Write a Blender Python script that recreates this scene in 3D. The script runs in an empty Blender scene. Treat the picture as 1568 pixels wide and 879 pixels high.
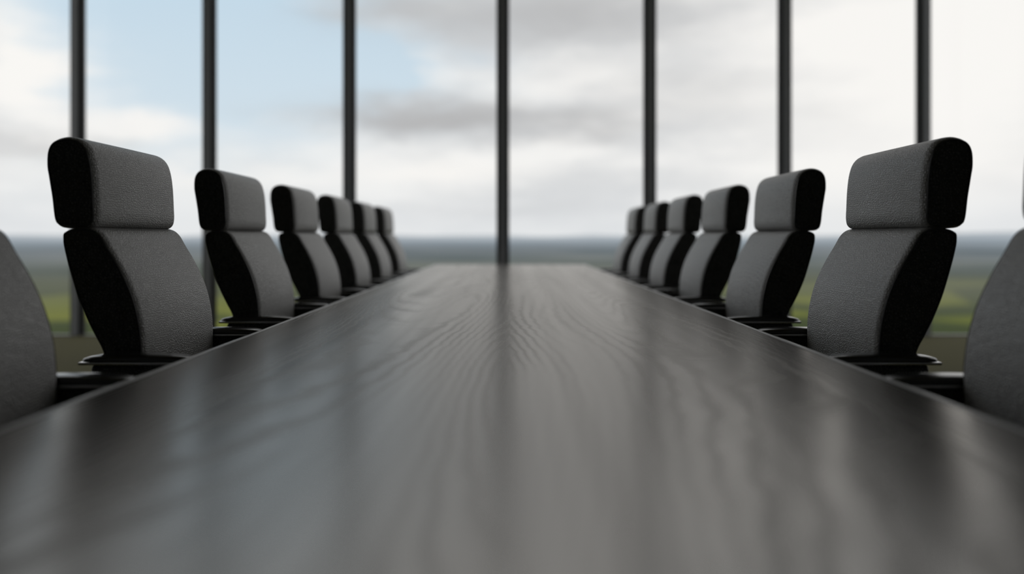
import bpy, bmesh, math, random
from mathutils import Vector, noise
random.seed(4)
S = bpy.context.scene
S.view_settings.view_transform = 'Standard'
S.view_settings.look = 'None'
CAMZ = 1.044

# ------------------------------------------------------------ node helpers
class NT:
    def __init__(s, nt):
        s.t = nt; nt.nodes.clear()
    def n(s, typ, ins=None, **kw):
        nd = s.t.nodes.new(typ)
        for k, v in kw.items(): setattr(nd, k, v)
        for k, v in (ins or {}).items():
            if isinstance(v, bpy.types.NodeSocket): s.t.links.new(v, nd.inputs[k])
            else: nd.inputs[k].default_value = v
        return nd
    def m(s, op, a, b=0.0, c=0.0, clamp=False):
        nd = s.t.nodes.new('ShaderNodeMath'); nd.operation = op; nd.use_clamp = clamp
        for i, v in enumerate((a, b, c)):
            if isinstance(v, bpy.types.NodeSocket): s.t.links.new(v, nd.inputs[i])
            else: nd.inputs[i].default_value = v
        return nd.outputs[0]
    def mix(s, f, a, b):
        nd = s.t.nodes.new('ShaderNodeMix'); nd.data_type = 'RGBA'
        for i, v in ((0, f), (6, a), (7, b)):
            if isinstance(v, bpy.types.NodeSocket): s.t.links.new(v, nd.inputs[i])
            else: nd.inputs[i].default_value = v if i == 0 else (*v, 1)
        return nd.outputs[2]
    def mr(s, v, a, b, c=0.0, d=1.0, smooth=False):
        nd = s.t.nodes.new('ShaderNodeMapRange'); s.t.links.new(v, nd.inputs[0])
        if smooth: nd.interpolation_type = 'SMOOTHSTEP'
        for i, q in enumerate((a, b, c, d)): nd.inputs[i+1].default_value = q
        return nd.outputs[0]

def mat(name):
    m = bpy.data.materials.new(name); m.use_nodes = True
    return m, NT(m.node_tree)

def simple(name, col, rough=.5, metal=0.0, spec=.5, nscale=40, namp=.15, bump=0.0):
    m, t = mat(name)
    tc = t.n('ShaderNodeTexCoord')
    nz = t.n('ShaderNodeTexNoise', {'Vector': tc.outputs['Object'], 'Scale': nscale, 'Detail': 4.0})
    c = t.mix(t.m('MULTIPLY', nz.outputs[0], namp*2), col, tuple(x*.6 for x in col))
    b = t.n('ShaderNodeBsdfPrincipled', {'Base Color': c, 'Roughness': rough, 'Metallic': metal, 'Specular IOR Level': spec})
    if bump:
        bp = t.n('ShaderNodeBump', {'Height': nz.outputs[0], 'Strength': .4, 'Distance': bump})
        t.t.links.new(bp.outputs[0], b.inputs['Normal'])
    o = t.n('ShaderNodeOutputMaterial', {'Surface': b.outputs[0]})
    return m

def leather(name, col, rough, spec, scale, dist, lo=.72, lump=1.2):
    m, t = mat(name)
    tc = t.n('ShaderNodeTexCoord')
    v1 = t.n('ShaderNodeTexVoronoi', {'Vector': tc.outputs['Object'], 'Scale': scale, 'Randomness': .75}, feature='DISTANCE_TO_EDGE')
    h = t.mr(v1.outputs['Distance'], 0.0, .30, 0, 1, True)
    nz = t.n('ShaderNodeTexNoise', {'Vector': tc.outputs['Object'], 'Scale': 6.0, 'Detail': 2.0})
    h2 = t.m('ADD', h, t.m('MULTIPLY', nz.outputs[0], lump))
    c = t.mix(h, tuple(x*lo for x in col), tuple(x*1.08 for x in col))
    bp = t.n('ShaderNodeBump', {'Height': h2, 'Strength': .8, 'Distance': dist})
    b = t.n('ShaderNodeBsdfPrincipled', {'Base Color': c, 'Roughness': rough, 'Specular IOR Level': spec, 'Normal': bp.outputs[0]})
    t.n('ShaderNodeOutputMaterial', {'Surface': b.outputs[0]})
    return m

M_FRONT = leather('grey_pebbled_leather', (.315,.309,.302), .40, .75, 160, .0014, .66)
M_SIDE = leather('black_pebbled_leather', (.12,.12,.121), .5, .5, 140, .0014, .25)
M_PIPE = simple('black_piping', (.02,.02,.02), .3, 0, .7)
M_ARM = simple('satin_black_armrest', (.02,.02,.021), .2, 0, 1.0)
M_CHROME = simple('brushed_steel', (.75,.75,.76), .22, 1.0)
M_PLAST = simple('black_plastic', (.015,.015,.015), .4)
M_MULL = simple('anodised_mullion', (.30,.31,.33), .42, .2, .4)
M_MULLD = simple('mullion_gasket', (.02,.02,.023), .6)
M_WALL = simple('grey_plaster', (.26,.26,.26), .8, 0, .3, 12, .1, .002)
M_CEIL = simple('ceiling_plaster', (.40,.40,.40), .85, 0, .3, 10, .1, .002)
M_EDGE = simple('table_edge_trim', (.62,.62,.62), .38, .45, .6)

# floor
m, t = mat('olive_wool_carpet'); M_FLOOR = m
tc = t.n('ShaderNodeTexCoord')
nz = t.n('ShaderNodeTexNoise', {'Vector': tc.outputs['Object'], 'Scale': 220.0, 'Detail': 4.0})
nz2 = t.n('ShaderNodeTexNoise', {'Vector': tc.outputs['Object'], 'Scale': 1.2, 'Detail': 3.0})
c = t.mix(nz.outputs[0], (.075,.072,.035), (.14,.13,.065))
c = t.mix(t.m('MULTIPLY', nz2.outputs[0], .5), c, (.09,.085,.06))
bp = t.n('ShaderNodeBump', {'Height': nz.outputs[0], 'Strength': .5, 'Distance': .003})
b = t.n('ShaderNodeBsdfPrincipled', {'Base Color': c, 'Roughness': .95, 'Specular IOR Level': .1, 'Normal': bp.outputs[0]})
t.n('ShaderNodeOutputMaterial', {'Surface': b.outputs[0]})

# table wood : cathedral grain running the length of the table
m, t = mat('black_stained_wood'); M_WOOD = m
tc = t.n('ShaderNodeTexCoord')
mp = t.n('ShaderNodeMapping', {'Vector': tc.outputs['Object'], 'Scale': (1.0, .11, 1.0), 'Location': (3.1, 1.7, 0)})
n1 = t.n('ShaderNodeTexNoise', {'Vector': mp.outputs[0], 'Scale': 2.2, 'Detail': 1.0, 'Roughness': .3})
sx = t.n('ShaderNodeSeparateXYZ', {'Vector': tc.outputs['Object']})
ax = t.m('ABSOLUTE', sx.outputs[0])
n0 = t.n('ShaderNodeTexNoise', {'Vector': tc.outputs['Object'], 'Scale': 9.0, 'Detail': 2.0})
ph = t.m('ADD', t.m('MULTIPLY', n1.outputs[0], 260.0), t.m('MULTIPLY', ax, 230.0))
ph = t.m('ADD', ph, t.m('MULTIPLY', sx.outputs[1], 4.0))
ph = t.m('ADD', ph, t.m('MULTIPLY', n0.outputs[0], 5.0))
ring = t.m('SINE', ph)
ring = t.m('POWER', t.m('MULTIPLY_ADD', ring, .5, .5), 2.0)
mp2 = t.n('ShaderNodeMapping', {'Vector': tc.outputs['Object'], 'Scale': (1.0, .02, 1.0)})
n2 = t.n('ShaderNodeTexNoise', {'Vector': mp2.outputs[0], 'Scale': 180.0, 'Detail': 3.0})
n4 = t.n('ShaderNodeTexNoise', {'Vector': mp2.outputs[0], 'Scale': 14.0, 'Detail': 3.0})
n3 = t.n('ShaderNodeTexNoise', {'Vector': mp.outputs[0], 'Scale': 4.0, 'Detail': 2.0})
amt = t.mr(n3.outputs[0], .40, .62, .1, 1.0, True)
ra = t.m('MULTIPLY', ring, amt)
h = t.m('ADD', ra, t.m('MULTIPLY', n2.outputs[0], .5))
bp = t.n('ShaderNodeBump', {'Height': h, 'Strength': .2, 'Distance': .0004})
c = t.mix(ring, (.022,.021,.021), (.012,.0115,.0115))
dif = t.n('ShaderNodeBsdfDiffuse', {'Color': c, 'Normal': bp.outputs[0]})
rg = t.m('MULTIPLY_ADD', ra, .06, .245)
gl = t.n('ShaderNodeBsdfGlossy', {'Color': (1,.97,.93,1), 'Roughness': rg, 'Normal': bp.outputs[0]})
lw = t.n('ShaderNodeLayerWeight', {'Blend': .5})
fac = t.m('MULTIPLY_ADD', t.m('POWER', lw.outputs['Facing'], 10.0), .34, t.mr(lw.outputs['Facing'], .2, .6, .06, .25))
fac = t.m('MULTIPLY', fac, t.m('MULTIPLY_ADD', ra, -.16, 1.03))
fac = t.m('MULTIPLY', fac, t.mr(n4.outputs[0], .3, .7, .90, 1.10))
mx = t.n('ShaderNodeMixShader', {0: fac, 1: dif.outputs[0], 2: gl.outputs[0]})
t.n('ShaderNodeOutputMaterial', {'Surface': mx.outputs[0]})

# glass
m, t = mat('clear_window_glass'); M_GLASS = m
tr = t.n('ShaderNodeBsdfTransparent', {'Color': (.98,.985,.985,1)})
gl = t.n('ShaderNodeBsdfGlossy', {'Roughness': .01})
nzg = t.n('ShaderNodeTexNoise', {'Scale': 2.0})
mx = t.n('ShaderNodeMixShader', {0: t.m('MULTIPLY_ADD', nzg.outputs[0], .005, .012), 1: tr.outputs[0], 2: gl.outputs[0]})
t.n('ShaderNodeOutputMaterial', {'Surface': mx.outputs[0]})

# landscape, with aerial haze painted into its colour
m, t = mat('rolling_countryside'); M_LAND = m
g = t.n('ShaderNodeNewGeometry')
pos = g.outputs['Position']
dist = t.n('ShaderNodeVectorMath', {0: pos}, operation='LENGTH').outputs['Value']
vo = t.n('ShaderNodeTexVoronoi', {'Vector': pos, 'Scale': .006})
fieldr = t.n('ShaderNodeSeparateColor', {0: vo.outputs['Color']})
c = t.mix(fieldr.outputs[0], (.15,.18,.025), (.25,.27,.045))
c = t.mix(t.mr(fieldr.outputs[1], .7, .75), c, (.20,.17,.07))
ve = t.n('ShaderNodeTexVoronoi', {'Vector': pos, 'Scale': .006}, feature='DISTANCE_TO_EDGE')
nzl = t.n('ShaderNodeTexNoise', {'Vector': pos, 'Scale': .012, 'Detail': 6.0})
wood = t.mr(nzl.outputs[0], .54, .60)
hedge = t.mr(ve.outputs['Distance'], .04, .07, 1, 0)
c = t.mix(t.m('MAXIMUM', wood, hedge), c, (.06,.08,.03))
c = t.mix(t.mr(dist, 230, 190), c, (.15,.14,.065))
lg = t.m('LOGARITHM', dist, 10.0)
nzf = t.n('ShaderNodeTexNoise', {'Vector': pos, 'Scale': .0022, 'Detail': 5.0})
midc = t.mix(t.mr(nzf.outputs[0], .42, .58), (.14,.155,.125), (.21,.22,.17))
c = t.mix(t.mr(lg, 2.42, 2.85), c, midc)  # from here on, colour fades with distance to painted haze
far_hazec = t.mix(t.mr(nzf.outputs[0], .42, .58), (.165,.20,.22), (.26,.285,.30))
c = t.mix(t.mr(lg, 2.8, 3.2), c, far_hazec)
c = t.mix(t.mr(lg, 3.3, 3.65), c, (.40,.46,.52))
c = t.mix(t.mr(lg, 3.6, 3.93), c, (.66,.70,.74))  # palest painted haze, towards the horizon
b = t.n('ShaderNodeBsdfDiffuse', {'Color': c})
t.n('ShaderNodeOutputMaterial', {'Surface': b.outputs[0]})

# ------------------------------------------------------------ world sky
w = bpy.data.worlds.new('cloudy_sky'); S.world = w; w.use_nodes = True
t = NT(w.node_tree)
tc = t.n('ShaderNodeTexCoord'); D = tc.outputs['Generated']
sp = t.n('ShaderNodeSeparateXYZ', {0: D})
az0 = t.m('ARCTAN2', sp.outputs[0], sp.outputs[1])
el0 = t.m('ARCSINE', sp.outputs[2])
mpw = t.n('ShaderNodeMapping', {'Vector': D, 'Scale': (1, 1, 3.4)})
nw = t.n('ShaderNodeTexNoise', {'Vector': mpw.outputs[0], 'Scale': 5.5, 'Detail': 7.0, 'Roughness': .6})
nws = t.n('ShaderNodeSeparateColor', {0: nw.outputs['Color']})
az = t.m('ADD', az0, t.m('MULTIPLY_ADD', nws.outputs[0], .26, -.13))
el = t.m('ADD', el0, t.m('MULTIPLY_ADD', nws.outputs[1], .10, -.05))
F = 1220.
def blob(px, py, sx, sy, amp=1.0):
    a0 = math.atan((px-781)/F); e0 = math.atan((362-py)/F*math.cos(a0))
    a = t.m('DIVIDE', t.m('SUBTRACT', az, a0), sx/F)
    e = t.m('DIVIDE', t.m('SUBTRACT', el, e0), sy/F)
    q = t.m('ADD', t.m('MULTIPLY', a, a), t.m('MULTIPLY', e, e))
    return t.m('MULTIPLY', t.m('EXPONENT', t.m('MULTIPLY', q, -1.0)), amp)
def total(*b):
    r = b[0]
    for x in b[1:]: r = t.m('ADD', r, x)
    return t.m('MINIMUM', r, 1.0)
nc = t.n('ShaderNodeTexNoise', {'Vector': mpw.outputs[0], 'Scale': 4.0, 'Detail': 7.0, 'Roughness': .55})
cl = t.mr(nc.outputs[0], .38, .64, 0, 1, True)
col = t.mix(cl, (.70,.71,.72), (.94,.93,.91))
blue = total(blob(430,70,210,150,1.2), blob(210,90,160,150,1.2), blob(80,20,60,60,1.0), blob(590,120,60,50,.7))
elb = t.mr(el0, -.02, .3, 0, 1)
bcol = t.mix(elb, (.75,.82,.86), (.56,.71,.83))
col = t.mix(blue, col, bcol)
grey = total(blob(660,180,140,26,1.0), blob(860,25,240,50,.85), blob(890,185,120,24,.65), blob(1080,130,130,35,.4),
             blob(20,215,90,20,.8), blob(600,10,100,25,.5), blob(760,325,160,14,.35), blob(1250,165,120,22,.25))
col = t.mix(grey, col, (.49,.49,.495))
white = total(blob(0,105,85,80,1.2), blob(660,255,130,30,.9), blob(190,200,110,20,.9), blob(1420,200,240,170,.9), blob(1150,60,120,40,.5), blob(300,275,260,30,.7), blob(1450,30,190,80,.9), blob(880,110,90,25,.5))
col = t.mix(white, col, (.97,.95,.92))
hz = t.mr(el0, .0, .08, .7, 0, True)
col = t.mix(hz, col, (.78,.80,.82))
bg = t.n('ShaderNodeBackground', {'Color': col, 'Strength': 1.0})
t.n('ShaderNodeOutputWorld', {'Surface': bg.outputs[0]})

# ------------------------------------------------------------ mesh helpers
def link(me, name, mats, parent=None, loc=(0,0,0)):
    ob = bpy.data.objects.new(name, me); S.collection.objects.link(ob)
    if not me.materials:
        for mm in mats: me.materials.append(mm)
    ob.location = loc
    if parent: ob.parent = parent
    return ob
def empty(name, loc=(0,0,0), rz=0):
    e = bpy.data.objects.new(name, None); S.collection.objects.link(e)
    e.location = loc; e.rotation_euler[2] = rz; e.empty_display_size = .2
    return e
def add_box(bm, x0,x1,y0,y1,z0,z1, bev=0, seg=2, mi=0):
    r = bmesh.ops.create_cube(bm, size=1)
    for v in r['verts']:
        v.co = Vector(((x0+x1)/2+v.co.x*(x1-x0), (y0+y1)/2+v.co.y*(y1-y0), (z0+z1)/2+v.co.z*(z1-z0)))
    fs = set(f for v in r['verts'] for f in v.link_faces)
    for f in fs: f.material_index = mi
    if bev:
        es = list(set(e for v in r['verts'] for e in v.link_edges))
        rr = bmesh.ops.bevel(bm, geom=es, offset=bev, segments=seg, affect='EDGES', profile=.5)
        for f in rr['faces']: f.material_index = mi
def add_cyl(bm, x,y,z0,z1,r0,r1=None, seg=24, mi=0):
    r1 = r0 if r1 is None else r1
    r = bmesh.ops.create_cone(bm, cap_ends=True, segments=seg, radius1=r0, radius2=r1, depth=z1-z0)
    for v in r['verts']: v.co += Vector((x,y,(z0+z1)/2))
    for f in set(f for v in r['verts'] for f in v.link_faces): f.material_index = mi
def fin(bm, name, smooth=True):
    me = bpy.data.meshes.new(name); bmesh.ops.recalc_face_normals(bm, faces=bm.faces[:])
    bm.to_mesh(me); bm.free()
    if smooth:
        for p in me.polygons: p.use_smooth = True
        try: me.set_sharp_from_angle(angle=math.radians(40))
        except Exception: pass
    return me
def crm(pts, sub=5):
    out = []; n = len(pts)
    for i in range(n):
        p0,p1,p2,p3 = [Vector(pts[(i+k-1) % n]) for k in range(4)]
        for j in range(sub):
            u = j/sub
            out.append(.5*((2*p1)+(p2-p0)*u+(2*p0-5*p1+4*p2-p3)*u*u+(3*p1-p0-3*p2+p3)*u**3))
    return out

XC = .72
def loft(name, prof, width, r, bulge=.0, frontmat=0, sidemat=1, pipemat=2, pipe=.0036, frontonly=True):
    """prof: (X, zrel) ; local x = XC-X, z = CAMZ+zrel ; extruded along y"""
    P = [Vector((XC-p[0], CAMZ+p[1])) for p in prof]
    P = crm(P)
    n = len(P)
    area = sum(P[i].x*P[(i+1)%n].y-P[(i+1)%n].x*P[i].y for i in range(n))
    if area < 0: P.reverse()
    N = []
    for i in range(n):
        tg = (P[(i+1)%n]-P[i-1]).normalized()
        N.append(Vector((tg.y, -tg.x)))
    bm = bmesh.new()
    K = 8
    secs = [( -width/2 + r*(1-math.cos(k/K*math.pi/2)), r*(1-math.sin(k/K*math.pi/2))*.8) for k in range(K+1)]
    mid = [(-width/2+r+(width-2*r)*j/10, 0) for j in range(1,10)]
    allS = secs + mid + [(-y, i) for y, i in secs[::-1]]
    rows = []
    for (y, ins) in allS:
        u = max(0, 1-(2*abs(y)/width)**2)
        row = []
        for p, nn in zip(P, N):
            q = p - nn*ins
            b = bulge*u*max(0, nn.x)
            row.append(bm.verts.new((q.x+b, y, q.y)))
        rows.append(row)
    ps = 3
    for k in range(len(rows)-1):
        dark = k < ps or k >= len(rows)-1-ps
        for i in range(n):
            f = bm.faces.new((rows[k][i], rows[k][(i+1)%n], rows[k+1][(i+1)%n], rows[k+1][i]))
            nx = (N[i]+N[(i+1)%n])*.5
            back = frontonly and nx.x < -.25
            f.material_index = sidemat if (dark or back) else frontmat
    for row in (rows[0], rows[-1]):
        f = bm.faces.new(row); f.material_index = sidemat
    for sidx in (ps, len(rows)-1-ps):
        rings = []
        for i in range(n):
            c0 = rows[sidx][i].co.copy()
            rg = []
            for a in range(6):
                an = a/6*2*math.pi
                off = N[i]*math.cos(an)*pipe
                rg.append(bm.verts.new(c0+Vector((off.x, math.sin(an)*pipe, off.y))))
            rings.append(rg)
        for i in range(n):
            A, B = rings[i], rings[(i+1)%n]
            for a in range(6):
                f = bm.faces.new((A[a], A[(a+1)%6], B[(a+1)%6], B[a])); f.material_index = pipemat
    me = fin(bm, name)
    return me

HEAD = [(1.206,.185),(1.203,.225),(1.187,.250),(1.155,.2605),(1.120,.254),(1.096,.234),(1.083,.20),(1.076,.15),(1.073,.09),
        (1.072,.055),(1.078,.032),(1.098,.021),(1.15,.021),(1.174,.026),(1.186,.045),(1.193,.10),(1.201,.15)]
BACK = [(1.156,.014),(1.115,.024),(1.080,.021),(1.057,.004),(1.037,-.030),(1.012,-.072),(.990,-.115),(.972,-.16),(.958,-.215),(.951,-.27),
        (.950,-.34),(.953,-.42),(.960,-.50),(.975,-.555),(1.01,-.575),(1.045,-.565),(1.055,-.50),(1.045,-.42),(1.043,-.36),(1.058,-.30),
        (1.078,-.26),(1.100,-.216),(1.123,-.16),(1.142,-.098),(1.156,-.045),(1.162,-.010)]
SEAT = [(.96,-.60),(.96,-.565),(.93,-.545),(.85,-.54),(.70,-.538),(.58,-.536),(.51,-.545),(.475,-.575),(.475,-.61),(.51,-.635),(.60,-.64),(.80,-.64),(.93,-.63)]
me_head = loft('headrest', HEAD, .50, .028, .010)
me_back = loft('backrest', BACK, .50, .022, .012)
me_seat = loft('seat_cushion', SEAT, .50, .03, 0, frontonly=False)

def arm_mesh():
    bm = bmesh.new()
    for sy in (-1, 1):
        yc = sy*.287
        add_box(bm, XC-1.055, XC-.815, yc-.024, yc+.024, .40, .722, .012, 3, mi=0)
        nseg = 28; rings = []
        for k in range(nseg+1):
            u = k/nseg; X = 1.085-.29*u
            zc = .7345 - .006*(2*u-1)**2 
            e = min(1, math.sqrt(max(0, 1-(2*abs(u-.5))**6)))
            wv = .036*max(e, .05); hv = .0135*max(e, .05)
            rg = []
            for a in range(20):
                an = a/20*2*math.pi
                ca, sa = math.cos(an), math.sin(an)
                cy = math.copysign(abs(ca)**.6, ca)*wv; cz = math.copysign(abs(sa)**.7, sa)*hv
                rg.append(bm.verts.new((XC-X, yc+cy, zc+cz)))
            rings.append(rg)
        for k in range(nseg):
            for a in range(20):
                f = bm.faces.new((rings[k][a], rings[k][(a+1)%20], rings[k+1][(a+1)%20], rings[k+1][a])); f.material_index = 1
        for rg in (rings[0], rings[-1]):
            f = bm.faces.new(rg); f.material_index = 1
        add_box(bm, XC-1.078, XC-.80, yc-.0385, yc+.0385, .722, .730, .003, 2, mi=2)
        add_box(bm, XC-1.0, XC-.88, min(yc, sy*.22), max(yc, sy*.22), .40, .415, .003, 1, mi=2)
    return fin(bm, 'armrests')
me_arm = arm_mesh()

def base_mesh():
    bm = bmesh.new()
    add_box(bm, -.13, .13, -.12, .12, .375, .405, .008, 2, mi=0)
    add_cyl(bm, 0, 0, .24, .38, .018, mi=1)
    add_cyl(bm, 0, 0, .10, .25, .028, mi=0)
    add_cyl(bm, 0, 0, .08, .13, .045, .035, mi=1)
    for k in range(5):
        a = k/5*2*math.pi+.3
        ca, sa = math.cos(a), math.sin(a)
        vs = []
        for (rr, ww, zt, zb) in ((.03,.024,.125,.085),(.17,.02,.110,.080),(.30,.014,.088,.064)):
            ring = []
            for (s, z) in ((-1,zb),(1,zb),(.8,zt),(-.8,zt)):
                ring.append(bm.verts.new((ca*rr-sa*ww*s, sa*rr+ca*ww*s, z)))
            vs.append(ring)
        for j in range(2):
            for i in range(4):
                f = bm.faces.new((vs[j][i], vs[j][(i+1)%4], vs[j+1][(i+1)%4], vs[j+1][i])); f.material_index = 1
        for rg in (vs[0], vs[-1]): bm.faces.new(rg).material_index = 1
        for s in (-.014, .014):
            r = bmesh.ops.create_cone(bm, cap_ends=True, segments=20, radius1=.029, radius2=.029, depth=.018)
            for v in r['verts']:
                c = v.co.copy()
                tx, ty = -sa, ca
                v.co = Vector((ca*.285 + ca*c.x + tx*(c.z+s), sa*.285 + sa*c.x + ty*(c.z+s), .0295+c.y))
            for f in set(f for v in r['verts'] for f in v.link_faces): f.material_index = 0
        add_cyl(bm, ca*.285, sa*.285, .03, .07, .007, mi=1, seg=10)
    return fin(bm, 'swivel_base')
me_base = base_mesh()

def sup_mesh():
    bm = bmesh.new()
    for y in (-.10, .10):
        add_cyl(bm, XC-1.125, y, CAMZ-.04, CAMZ+.07, .009, seg=12)
    add_box(bm, XC-1.085, XC-1.03, -.04, .04, .385, .60, .008, 2)
    add_box(bm, XC-1.07, -.10, -.04, .04, .377, .400, .006, 2)
    return fin(bm, 'back_support')
me_sup = sup_mesh()

def chair(loc, rz):
    e = empty('conference_chair', loc, rz)
    link(me_head, 'headrest', [M_FRONT, M_SIDE, M_PIPE], e)
    link(me_back, 'backrest', [M_FRONT, M_SIDE, M_PIPE], e)
    link(me_seat, 'seat_cushion', [M_FRONT, M_SIDE, M_PIPE], e)
    link(me_arm, 'armrests', [M_SIDE, M_ARM, M_CHROME], e)
    link(me_base, 'swivel_base', [M_PLAST, M_CHROME], e)
    link(me_sup, 'back_support', [M_CHROME], e)
near = [1.18] + [2.06+.96*i for i in range(6)]
for y in near:
    chair((-XC, y+.25, 0), 0)
    chair((XC, y+.25, 0), math.pi)

# ------------------------------------------------------------ table
T = empty('conference_table', (0,0,0))
bm = bmesh.new()
add_box(bm, -.742, .742, .098, 8.042, .715, .76, .0015, 1)
link(fin(bm, 'tabletop'), 'tabletop', [M_WOOD], T)
bm = bmesh.new()
prof = [(.0,.712),(.0,.7605),(.004,.7615),(.012,.7610),(.0165,.757),(.019,.750),(.019,.722),(.017,.715),(.012,.712)]
corners = [(-1,-1),(1,-1),(1,1),(-1,1)]
rgs = []
for sx_, sy_ in corners:
    bx = .742*sx_; by = 8.042 if sy_ > 0 else .098
    rgs.append([bm.verts.new((bx+sx_*o, by+sy_*o, z)) for o, z in prof])
for i in range(4):
    A, B = rgs[i], rgs[(i+1)%4]
    for k in range(len(prof)):
        k2 = (k+1)%len(prof)
        bm.faces.new((A[k], A[k2], B[k2], B[k]))
link(fin(bm, 'edge_trim'), 'edge_trim', [M_EDGE], T)
bm = bmesh.new()
for yc in (1.2, 4.07, 6.95):
    add_box(bm, -.10, .10, yc-.45, yc+.45, .04, .70, .01, 2)
    add_box(bm, -.16, .16, yc-.55, yc+.55, 0, .04, .008, 2)
    add_box(bm, -.30, .30, yc-.40, yc+.40, .695, .716, .004, 1)
link(fin(bm, 'pedestals'), 'pedestals', [M_WOOD], T)

# ------------------------------------------------------------ room
RX, Y0, Y1, H = 6.6, -3.2, 8.4, 6.0
YS = 3.3  # unseen side walls end here, side glazing beyond; set to darken near chairs
bm = bmesh.new(); add_box(bm, -RX-.1, RX+.1, Y0-.2, Y1+.1, -.3, 0); link(fin(bm,'floor',False), 'floor', [M_FLOOR])
bm = bmesh.new(); add_box(bm, -RX-.2, RX+.2, Y0-.2, Y1+.2, H, H+.3); link(fin(bm,'ceiling',False), 'ceiling', [M_CEIL])
bm = bmesh.new(); add_box(bm, -RX-.2, RX+.2, Y0-.2, Y0, 0, H); link(fin(bm,'wall_back',False), 'wall_back', [M_WALL])
bm = bmesh.new(); add_box(bm, -RX, RX, Y0, Y0+.02, 0, .1, .004,1); link(fin(bm,'baseboard_back',False), 'baseboard_back', [M_MULLD])
for nm, sx_ in (('left',-1),('right',1)):
    xa, xb = sorted((sx_*RX, sx_*(RX+.2)))
    bm = bmesh.new(); add_box(bm, xa, xb, Y0, YS, 0, H); link(fin(bm,'wall_'+nm,False), 'wall_'+nm, [M_WALL])
    xa, xb = sorted((sx_*RX, sx_*(RX-.02)))
    bm = bmesh.new(); add_box(bm, xa, xb, Y0+.02, YS-.07, 0, .1, .004,1); link(fin(bm,'baseboard_'+nm,False), 'baseboard_'+nm, [M_MULLD])

MX = [-6.4] + [o*Y1/1220 for o in (-663,-461,-246,-11,214,421,634)] + [6.2]
def add_mull(bm, a, axis, c):
    hw, dp = .058, .07
    def bx(a0,a1,d0,d1,mi,bev):
        if axis == 'y': add_box(bm, a0,a1,c+d0,c+d1,0,H,bev,1,mi)
        else: add_box(bm, c+d0,c+d1,a0,a1,0,H,bev,1,mi)
    bx(a-hw, a+hw, -.03, dp, 1, .004)
    bx(a-hw*.55, a+hw*.55, -dp, -.03, 0, .006)
    bx(a-hw-.010, a+hw+.010, -.015, .02, 1, 0)
def glazing(name, edges, axis, c):
    E = empty(name)
    bm = bmesh.new()
    for a in edges: add_mull(bm, a, axis, c)
    lo, hi = edges[0], edges[-1]
    for z0, z1 in ((0, .012), (H-.12, H)):
        if axis == 'y': add_box(bm, lo, hi, c-.03, c+.03, z0, z1, .004, 1)
        else: add_box(bm, c-.03, c+.03, lo, hi, z0, z1, .004, 1)
    link(fin(bm, 'mullions', False), 'mullions', [M_MULL, M_MULLD], E)
    bm = bmesh.new()
    for a, b in zip(edges[:-1], edges[1:]):
        if axis == 'y': vs = [(a,c,0),(b,c,0),(b,c,H),(a,c,H)]
        else: vs = [(c,a,0),(c,b,0),(c,b,H),(c,a,H)]
        bm.faces.new([bm.verts.new(v) for v in vs])
    link(fin(bm, 'glass_panes', False), 'glass_panes', [M_GLASS], E)
glazing('window_1', MX, 'y', Y1)
SY = [YS+.06+i*(Y1-YS-.2)/3 for i in range(4)]  # side glazing out of view, added to light the chair fronts
glazing('added_fill_window_left', SY, 'x', -RX)
glazing('added_fill_window_right', SY, 'x', RX)

# ------------------------------------------------------------ landscape (real terrain around the tower)
bm = bmesh.new()
NA, NR = 240, 80
rows = []
for j in range(NR+1):
    r = 25*(9000/25)**(j/NR)
    row = []
    for i in range(NA):
        a = i/NA*2*math.pi
        x, y = math.sin(a)*r, math.cos(a)*r
        z = -31 + noise.noise(Vector((x,y,0))*.004)*min(4, r*.006)
        k = max(0, (r-2500)/6500)
        hill = .5+.5*noise.noise(Vector((math.sin(a)*4.0, math.cos(a)*4.0, 3.3)))+.3*noise.noise(Vector((math.sin(a)*14, math.cos(a)*14, r*.0006)))
        az = math.degrees(math.atan2(x, y))
        hill += .9*math.exp(-((az-34)/9)**2)
        z += k*(14 + max(0, hill)*60)
        row.append(bm.verts.new((x, y, z)))
    rows.append(row)
for j in range(NR):
    for i in range(NA):
        bm.faces.new((rows[j][i], rows[j+1][i], rows[j+1][(i+1)%NA], rows[j][(i+1)%NA]))
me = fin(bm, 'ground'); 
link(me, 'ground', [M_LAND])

# ------------------------------------------------------------ camera
cd = bpy.data.cameras.new('camera'); cam = bpy.data.objects.new('camera', cd); S.collection.objects.link(cam)
cam.location = (0, 0, CAMZ); cam.rotation_euler = (math.radians(90), 0, 0)
cd.sensor_width = 36; cd.lens = 28.0; cd.shift_y = -77.5/1568; cd.shift_x = 3/1568
cd.clip_start = .05; cd.clip_end = 20000
cd.dof.use_dof = True; cd.dof.focus_distance = 2.4; cd.dof.aperture_fstop = .95
S.camera = cam
